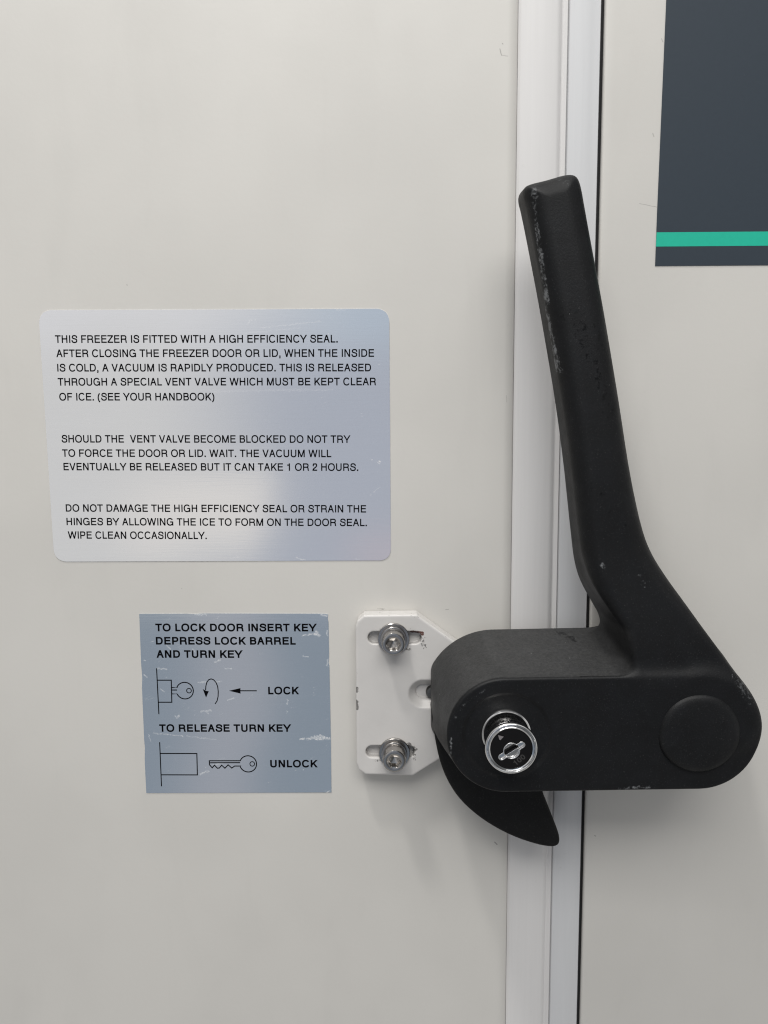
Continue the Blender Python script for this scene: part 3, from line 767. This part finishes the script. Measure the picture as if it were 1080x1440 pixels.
st2 = thing('lock_sticker', 'smaller square scratched grey sticker with key diagrams for LOCK and UNLOCK', 'sticker', (-78, 0, -176))
edge = [(-122.3, -88.0), (-122.45, -112), (-122.2, -118.5), (-122.55, -124), (-122.6, -150), (-122.4, -153), (-122.8, -160), (-122.7, -176.2), (-80, -175.95), (-33.4, -175.6), (-33.3, -150), (-33.45, -113),
        (-33.8, -111.5), (-33.5, -108), (-33.55, -92), (-33.9, -90.4), (-33.7, -88.4), (-36.5, -88.05), (-92, -87.85), (-97, -88.15), (-100, -87.95)]
v, f = prism(edge, 0.02, 0.24)
mesh_poly('foil_sheet', v, f, M_foil2, st2)
text_part('lettering', [("TO LOCK DOOR INSERT KEY", -115.0, -96.4, 76.0, 3.7, -0.1), ("DEPRESS LOCK BARREL", -115.0, -102.8, 65.9, 3.7, -0.1), ("AND TURN KEY", -115.0, -109.2, 40.9, 3.7, -0.1)], M_ink, st2, 0.27, 1)
text_part('lettering', [("LOCK", -62.6, -127.0, 14.7, 3.7, 0.1)], M_ink, st2, 0.27, 1)
text_part('lettering', [("TO RELEASE TURN KEY", -115.1, -145.5, 63.1, 3.7, 0.1)], M_ink, st2, 0.27, 1)
text_part('lettering', [("UNLOCK", -62.5, -163.1, 22.8, 3.7, 0.1)], M_ink, st2, 0.27, 1)
LW = 0.50
strokes_part('lock_diagram', [([(-115.2, -114.3), (-115.0, -136.8)], 0.48), ([(-114.9, -120.1), (-108.45, -120.1), (-108.6, -130.9), (-115.0, -130.9)], LW),
    ([(-108.4, -123.7), (-105.5, -123.7)] + arc(-102.2, -125.2, 4.05, 157, -157, 36) + [(-105.6, -126.8), (-108.45, -126.8)], LW),
    ([(-108.4, -124.9), (-105.9, -124.9)], LW), (arc(-100.2, -125.2, 1.12, 0, 360, 20), 0.40),
    ([(-88.0, -131.7), (-87.0, -130.2), (-86.45, -128.0), (-86.3, -125.6), (-86.5, -123.2), (-87.2, -121.2), (-88.3, -119.9), (-89.5, -119.45), (-90.7, -119.9), (-91.6, -121.2), (-92.1, -123.0), (-92.3, -125.0)], 0.46),
    ([(-68.0, -125.25), (-76.5, -125.25)], 0.5)], M_ink, st2, 0.27,
    fills=[[(-93.6, -124.4), (-92.2, -128.6), (-90.8, -125.5), (-92.2, -125.3)], [(-81.2, -125.25), (-75.7, -126.6), (-75.8, -125.25), (-75.7, -123.95)]])
strokes_part('unlock_diagram', [([(-115.2, -150.7), (-115.2, -172.8)], 0.48), ([(-115.1, -156.3), (-97.55, -156.3), (-97.65, -167.0), (-115.1, -167.0)], LW),
    ([(-79.6, -162.5), (-76.9, -162.5)] + arc(-73.1, -161.4, 4.05, 197, 517, 36)[0:1] + arc(-73.1, -161.4, 4.05, 197, 517, 40)[1:] + [(-76.9, -159.85), (-91.7, -159.9), (-91.65, -161.9), (-90.4, -163.4), (-89.3, -162.1), (-87.9, -163.6), (-87.0, -163.5), (-85.8, -162.1), (-84.3, -163.6), (-82.7, -161.9), (-81.0, -163.5), (-79.6, -162.5)], LW),
    ([(-91.6, -160.9), (-76.9, -160.8)], LW), (arc(-71.1, -161.4, 1.12, 0, 360, 20), 0.40)], M_ink, st2, 0.27)

# ------------------------------------------------------------------ striker bracket with its two bolts
rng = np.random.default_rng(7)
brk = thing('striker_bracket', 'cream painted six-sided striker plate with two steel socket bolts beside the black handle', 'bracket', (0, 0, -163))
BR = np.array([(-20.0, -92.2), (-19.2, -89.6), (-16.4, -87.2), (7.2, -86.9), (27.0, -101.4), (44, -112), (44, -136), (25.0, -149.8), (5.4, -162.5), (-16.4, -162.0), (-19.2, -160.0), (-20.2, -157.0)])
def sd_bracket(x, z, h):
    d2 = sd_poly(BR, x, z) - 0.5
    body = extrude(d2, h, 0.05, 9.0, 0.9)
    s1 = sd_seg(x, z, -12.0, -97.1, 6.6, -97.1) - 2.95
    s2 = sd_seg(x, z, -13.4, -151.3, 3.4, -151.3) - 2.95
    s3 = sd_seg(x, z, 10.2, -123.6, 24, -123.6)
    cut = np.minimum(s1, s2)
    body = smax(body, -np.maximum(cut, 5.0 - h), 0.5)
    cone = np.maximum(s3 - 6.7 + np.clip(9.0 - h, 0, 9) * 0.9, 5.2 - h)
    body = smax(body, -cone, 0.5)
    body = smax(body, -(np.maximum(s3 - 3.3, 4.0 - h)), 0.3)
    return body
V, F = surface_net(sd_bracket, (-23, -166, -0.8), (46, -84, 10.2), 0.40)
x, z, h = V.T
wear = np.zeros(len(V))
rust = np.zeros(len(V))
for (x1, z1, x2, z2, wd, am) in [(-20.0, -121.0, -20.2, -122.4, 1.0, 0.9), (-20.3, -127.4, -20.3, -130.6, 1.2, 1.0), (-20.0, -112, -20.2, -115, 0.7, 0.6), (-10, -86.6, -4, -86.4, 0.8, 0.55), (5.0, -87.0, 8.0, -87.6, 0.8, 0.6), (1.0, -86.8, 3.0, -86.8, 0.6, 0.5),
                             (9.4, -97.6, 10.9, -101.4, 1.5, 0.74), (8.2, -97.2, 11.2, -97.4, 1.0, 0.66), (3.5, -147.8, 6.8, -150.0, 1.3, 0.85), (5.8, -150.0, 6.2, -155.0, 1.2, 0.75), (-12.6, -155.4, -10.0, -155.8, 1.0, 0.7),
                             (-9.0, -93.2, -6.6, -92.0, 0.9, 0.8), (2.6, -102.2, 4.6, -102.6, 0.9, 0.8), (-8.0, -101.8, -6.0, -103.4, 0.7, 0.6), (-1, -86.9, 0, -90, 0.4, 0.3), (20.0, -96.2, 22.0, -97.7, 0.6, 0.55), (-9.6, -94.2, -11.2, -94.6, 0.6, 0.5), (4.4, -92.9, 5.4, -93.4, 0.7, 0.7)]:
    wear = np.maximum(wear, am * (1 - sstep(sd_seg(x, z, x1, z1, x2, z2), wd * 0.5, wd * 1.3)))
rust = np.maximum(rust, 0.95 * (1 - sstep(sd_seg(x, z, 4.9, -94.7, 9.8, -95.1), 0.7, 1.5)))
mesh_np('plate', V, F, M_bracket, brk, True, {'wear': wear, 'grime': rust})
v, f = lathe([(3.0, 0.5), (3.0, 6.0), (2.6, 6.6), (1.2, 6.9)], 14.6, -124.0, 32)
mesh_poly('stud', v, f, M_dull, brk, True, angle=35)

def hex_r(a, r):
    a = (a + math.pi / 6) % (math.pi / 3) - math.pi / 6
    return r * math.cos(math.pi / 6) / math.cos(a)
def bolt_meshes(cx, cz, twist):
    seg = 72
    outer = [(5.0, 10.6), (5.2, 10.9), (5.2, 17.7), (5.15, 18.0), (4.95, 18.35), (4.55, 18.5), (3.55, 18.5), (3.3, 18.4)]
    v, f = [], []
    rings = []
    for r, hh in outer:
        rings.append([(cx + r * math.cos(2 * math.pi * i / seg), cz + r * math.sin(2 * math.pi * i / seg), hh) for i in range(seg)])
    for r, hh in [(3.05, 18.15), (2.98, 14.6)]:
        rings.append([(cx + hex_r(2 * math.pi * i / seg + twist, r) * math.cos(2 * math.pi * i / seg), cz + hex_r(2 * math.pi * i / seg + twist, r) * math.sin(2 * math.pi * i / seg), hh) for i in range(seg)])
    rings.append([(cx + 1.6 * math.cos(2 * math.pi * i / seg), cz + 1.6 * math.sin(2 * math.pi * i / seg), 14.2) for i in range(seg)])
    rings.append([(cx + 0.1 * math.cos(2 * math.pi * i / seg), cz + 0.1 * math.sin(2 * math.pi * i / seg), 13.6) for i in range(seg)])
    for r in rings:
        v += r
    for q in range(len(rings) - 1):
        for i in range(seg):
            j = (i + 1) % seg
            f.append((q * seg + i, q * seg + j, (q + 1) * seg + j, (q + 1) * seg + i))
    f.append(tuple((len(rings) - 1) * seg + i for i in range(seg)))
    return v, f
def make_bolt(cx, cz, twist):
    v, f = bolt_meshes(cx, cz, twist)
    b = mesh_poly('socket_bolt', v, f, M_steel, brk, True, angle=28)
    v, f = lathe([(6.9, 9.03), (7.25, 9.2), (7.25, 10.0), (7.0, 10.25), (5.0, 10.25)], cx, cz, 64, cap_end=False)
    mesh_poly('washer', v, f, M_steel, b, True, angle=28)
    v, f = lathe([(5.75, 10.28), (5.9, 10.4), (5.9, 11.4), (5.7, 11.6), (5.15, 11.65)], cx, cz, 64, cap_end=False)
    mesh_poly('spring_washer', v, f, M_steel, b, True, angle=28)
    # dark raised ticks of the strength marking on the ring
    return b
make_bolt(-3.15, -97.4, 0.45)
make_bolt(-3.05, -151.7, 0.60)

# ------------------------------------------------------------------ the handle
hd = thing('lever_handle', 'large black plastic lever handle with chrome key lock, raised across the white strip', 'door handle', (80, 0, -150))
A0, B0 = np.array([42.3, -125.1]), np.array([119.5, -123.6])
ARM = chaikin([(47.9, 88.0), (48.6, 90.6), (51.0, 91.8), (57.0, 93.0), (64.6, 95.2), (68.6, 94.8), (70.6, 91.4), (72.6, 81.3), (77.0, 60.3), (80.4, 44.3), (84.0, 25.4), (87.6, 6.3), (91.9, -18.8), (96.8, -40.0), (100.8, -51.5), (107.0, -61.6),
               (114.4, -71.8), (121.6, -82.0), (130.4, -93.8), (138.4, -107.2), (142.4, -116.0), (142.8, -123.0), (138.0, -130.0), (122.0, -134.0), (106.0, -130.0), (97.0, -118.0), (93.0, -104.0),
               (91.0, -93.0), (89.2, -84.5), (84.3, -77.0), (78.5, -68.4), (75.0, -60.7), (72.6, -51.5), (70.5, -34.9), (68.3, -16.9), (64.7, 6.9), (60.9, 27.3), (57.0, 47.5), (52.8, 67.4), (49.4, 83.0)], 2)
def sd_handle(x, z, h):
    # housing: tapered stadium, flat cut on the left
    dA = sd_seg(x, z, A0[0], A0[1], B0[0], B0[1])
    rr = 23.7 + (53.0 - h) * 0.192
    d2 = (dA - rr) * 0.982
    d2 = smax(d2, 13.9 - x + (h - 20) * 0.02, 1.2)
    hous = extrude(d2, h, 9.0, 53.0, 0.9)
    # arm
    dp = sd_poly(ARM, x, z)
    low = sstep(-z, 45.0, 98.0)
    top = 45.0 + 3.0 * sstep(-z, -95.0, 60.0) + 4.2 * low
    bot = 23.0 - 11.0 * low
    dd = dp + (h - 36) * 0.07
    rad = 7.6 - 5.2 * low
    a = dd + rad
    b = np.abs(h - (top + bot) / 2) - (top - bot) / 2 + rad
    arm = np.minimum(np.maximum(a, b), 0) + np.sqrt(np.maximum(a, 0) ** 2 + np.maximum(b, 0) ** 2) - rad
    d = smin(hous, arm, 7.0)
    # crease where the arm leaves the front face
    cr = sd_seg(x, z, 97.0, -99.5, 112.0, -98.6)
    d = d + 0.45 * np.exp(-(cr / 3.6) ** 2) * sstep(h, 40, 50)
    # shallow dish round the lock
    rho = np.sqrt((x - 42.6) ** 2 + (z + 125.2) ** 2)
    dep = 1.0 * (1 - sstep(rho, 16.6, 18.4))
    d = smax(d, (h - (53.0 - dep)) * 0.95 + 200.0 * (rho > 19.5) * -1.0, 0.3)
    return d
V, F = surface_net(sd_handle, (8, -160, 6), (152, 100, 57), 0.66)
x, z, h = V.T
wear = np.zeros(len(V))
grime = np.zeros(len(V))
def wmark(x1, z1, x2, z2, wd, am, hmin=0):
    global wear
    wear = np.maximum(wear, am * (1 - sstep(sd_seg(x, z, x1, z1, x2, z2), wd * 0.35, wd * 1.2)) * (h > hmin))
wmark(51.6, 88.2, 52.6, 82.0, 1.6, 0.80, 38)
wmark(53.0, 76.0, 58.0, 46.0, 1.1, 0.92, 38)
wmark(52.4, 82.0, 53.2, 74.0, 1.2, 0.62, 38)
wmark(57.4, 45.0, 62.4, 21.1, 1.2, 0.97, 38)
wmark(61.5, 24.0, 62.9, 20.5, 2.2, 0.8, 38)
wmark(62.0, 91.0, 64.5, 90.4, 2.2, 0.62, 38)
wmark(50.5, 90.4, 53.0, 91.4, 2.0, 0.50, 30)
wmark(57.8, 91.2, 58.3, 91.0, 0.9, 0.65, 38)
wmark(80.0, -56.2, 80.6, -57.4, 1.3, 0.9, 38)
wmark(96.0, -62.6, 97.0, -64.6, 1.5, 0.75, 38)
wmark(95.0, -61.0, 97.2, -63.0, 2.5, 0.62, 38)
wmark(20.1, -126.0, 20.2, -137.5, 0.8, 0.95, 44)
wmark(20.6, -119.5, 24.0, -113.4, 1.0, 0.82, 44)
wmark(24.0, -113.0, 38.0, -102.4, 0.9, 0.55, 44)
wmark(132.5, -100.0, 138.5, -109.0, 4.0, 0.62, 20)
wmark(88.0, -146.8, 100.0, -146.6, 1.3, 0.85, 40)
dust_and_light = (1 - sstep(sd_seg(x, z, 44.0, -92.0, 94.0, -92.0), 8.0, 11.0)) * (z > -102.5) * (h < 52.0)
dust_and_light = np.maximum(dust_and_light, (1 - sstep(sd_seg(x, z, 14.0, -112.0, 44.0, -92.0), 9.0, 16.0)) * (h < 51.5) * 0.8)
dust_and_light = dust_and_light * (1 - sstep(x, 84.0, 94.0))  # upper-side mask for dustiness and for light painted into the tone
def gmark(x1, z1, x2, z2, wd, am):
    global grime
    grime = np.maximum(grime, am * (1 - sstep(sd_seg(x, z, x1, z1, x2, z2), wd * 0.3, wd * 1.2)))
gmark(66.0, 41.0, 78.0, 30.0, 7.0, 0.62)
gmark(70.0, 34.0, 84.0, 2.0, 4.5, 0.68)
gmark(80.0, 8.0, 92.0, -30.0, 5.0, 0.50)
gmark(72.0, -22.0, 94.0, -46.0, 4.0, 0.55)
gmark(66.0, -6.0, 76.0, -24.0, 6.0, 0.35)
gmark(70.0, -93.2, 76.0, -94.6, 1.2, 0.85)
mesh_np('handle_body', V, F, M_black, hd, True, {'wear': wear, 'grime': grime, 'dust_and_light': dust_and_light})

# pivot cap
v, f = lathe([(16.4, 52.4), (16.35, 53.2), (16.1, 54.0), (15.5, 54.8), (14.7, 55.3), (13.0, 55.75), (8.0, 56.1), (3.0, 56.25), (0.4, 56.27)], 118.7, -123.3, 96)
mesh_poly('pivot_cap', v, f, M_cap, hd, True, angle=60)

# hook behind the housing
HK = chaikin([(12.5, -122.0), (15.3, -140.5), (17.2, -149.5), (20.6, -158.6), (26.4, -167.8), (36.9, -177.2), (49.5, -184.4), (61.5, -188.5), (68.0, -189.4), (70.6, -188.2), (71.0, -185.6), (69.9, -181.2), (66.6, -173.2), (62.8, -164.0), (58.0, -140.0), (40, -118)], 2)
def sd_hook(x, z, h):
    return extrude(sd_poly(HK, x, z), h, 3.0, 24.0, 1.2)
V, F = surface_net(sd_hook, (9, -193, 1), (75, -112, 26), 0.6)
hk = mesh_np('hook', V, F, M_hook, hd, True, {'wear': np.zeros(len(V)), 'grime': np.zeros(len(V))})

# ------------------------------------------------------------------ key lock
LC = (42.3, -124.3)
v, f = lathe([(8.3, 50.2), (9.9, 50.2), (10.05, 50.7), (10.05, 52.6), (9.8, 53.1), (9.45, 53.25), (9.1, 53.1), (8.9, 52.4), (8.6, 51.6), (8.25, 51.4), (8.2, 52.0), (8.2, 63.3), (8.6, 64.0), (9.7, 64.4), (10.05, 64.9), (10.1, 66.4), (9.95, 66.95), (9.6, 67.2),
              (9.25, 67.2), (9.0, 66.95), (8.9, 66.5), (8.72, 66.45), (8.66, 66.9), (8.45, 67.05), (8.15, 66.95), (8.05, 66.4), (8.05, 63.0)], LC[0], LC[1], 96, cap_end=True)
lb = mesh_poly('lock_barrel', v, f, M_chrome, hd, True, angle=40)
K1, K2, KC = np.array([38.6, -127.7]), np.array([46.3, -122.8]), np.array([42.4, -125.2])
def key2(x, z, g):
    slot = sd_seg(x, z, K1[0], K1[1], K2[0], K2[1]) - (1.05 + g)
    circ = np.sqrt((x - KC[0]) ** 2 + (z - KC[1]) ** 2) - (3.0 + g)
    return np.minimum(slot, circ)
def sd_face(x, z, h):
    d = extrude(np.sqrt((x - LC[0]) ** 2 + (z - LC[1]) ** 2) - 8.02, h, 64.0, 66.75, 0.12)
    return np.maximum(d, -key2(x, z, 0.25))
V, F = surface_net(sd_face, (33.6, -133, 63.5), (51, -115.6, 67.3), 0.16)
mesh_np('lock_face', V, F, M_lockface, lb, True)
def sd_rim(x, z, h):
    kk = key2(x, z, 0.0)
    ring = np.maximum(kk - 0.24, -(kk + 0.12))
    rim = np.maximum(ring, np.abs(h - 65.6) - 1.3)
    # domed plug inside the round part, cut by the slot
    circ = np.sqrt((x - KC[0]) ** 2 + (z - KC[1]) ** 2)
    plug = np.maximum(circ - 2.85, np.abs(h - 65.2 + 0.10 * ((x - KC[0]) * 0.5 - (z - KC[1]) * 0.85)) - 0.9)
    slot = sd_seg(x, z, K1[0] - 1, K1[1] - 0.6, K2[0] + 1, K2[1] + 0.6)
    ex = (x - KC[0]) * -0.537 + (z - KC[1]) * 0.843
    plug = np.maximum(plug, -(np.abs(ex - 0.55) - 1.15))
    tab = np.maximum(np.maximum(kk + 0.05, 3.0 - circ), np.abs(h - 64.8) - 1.0)
    return np.minimum(np.minimum(rim, plug), tab)
V, F = surface_net(sd_rim, (36, -131, 63.6), (49.4, -119.4, 67.4), 0.14)
mesh_np('keyhole', V, F, M_chrome, lb, True)
v, f = prism(arc(LC[0], LC[1], 7.9, 0, 352.5, 47), 63.1, 63.4)
mesh_poly('keyway', v, f, M_dark, lb)
v, f = prism([(37.2, -118.9), (39.3, -119.5), (38.0, -120.9), (37.6, -120.5)], 66.76, 66.92)
mesh_poly('pointer_mark', v, f, M_socket, lb)
text_part('number_mark', [("100", 44.2, -131.1, 4.9, 2.1, 40)], M_dimgrey, lb, 66.80, 0)
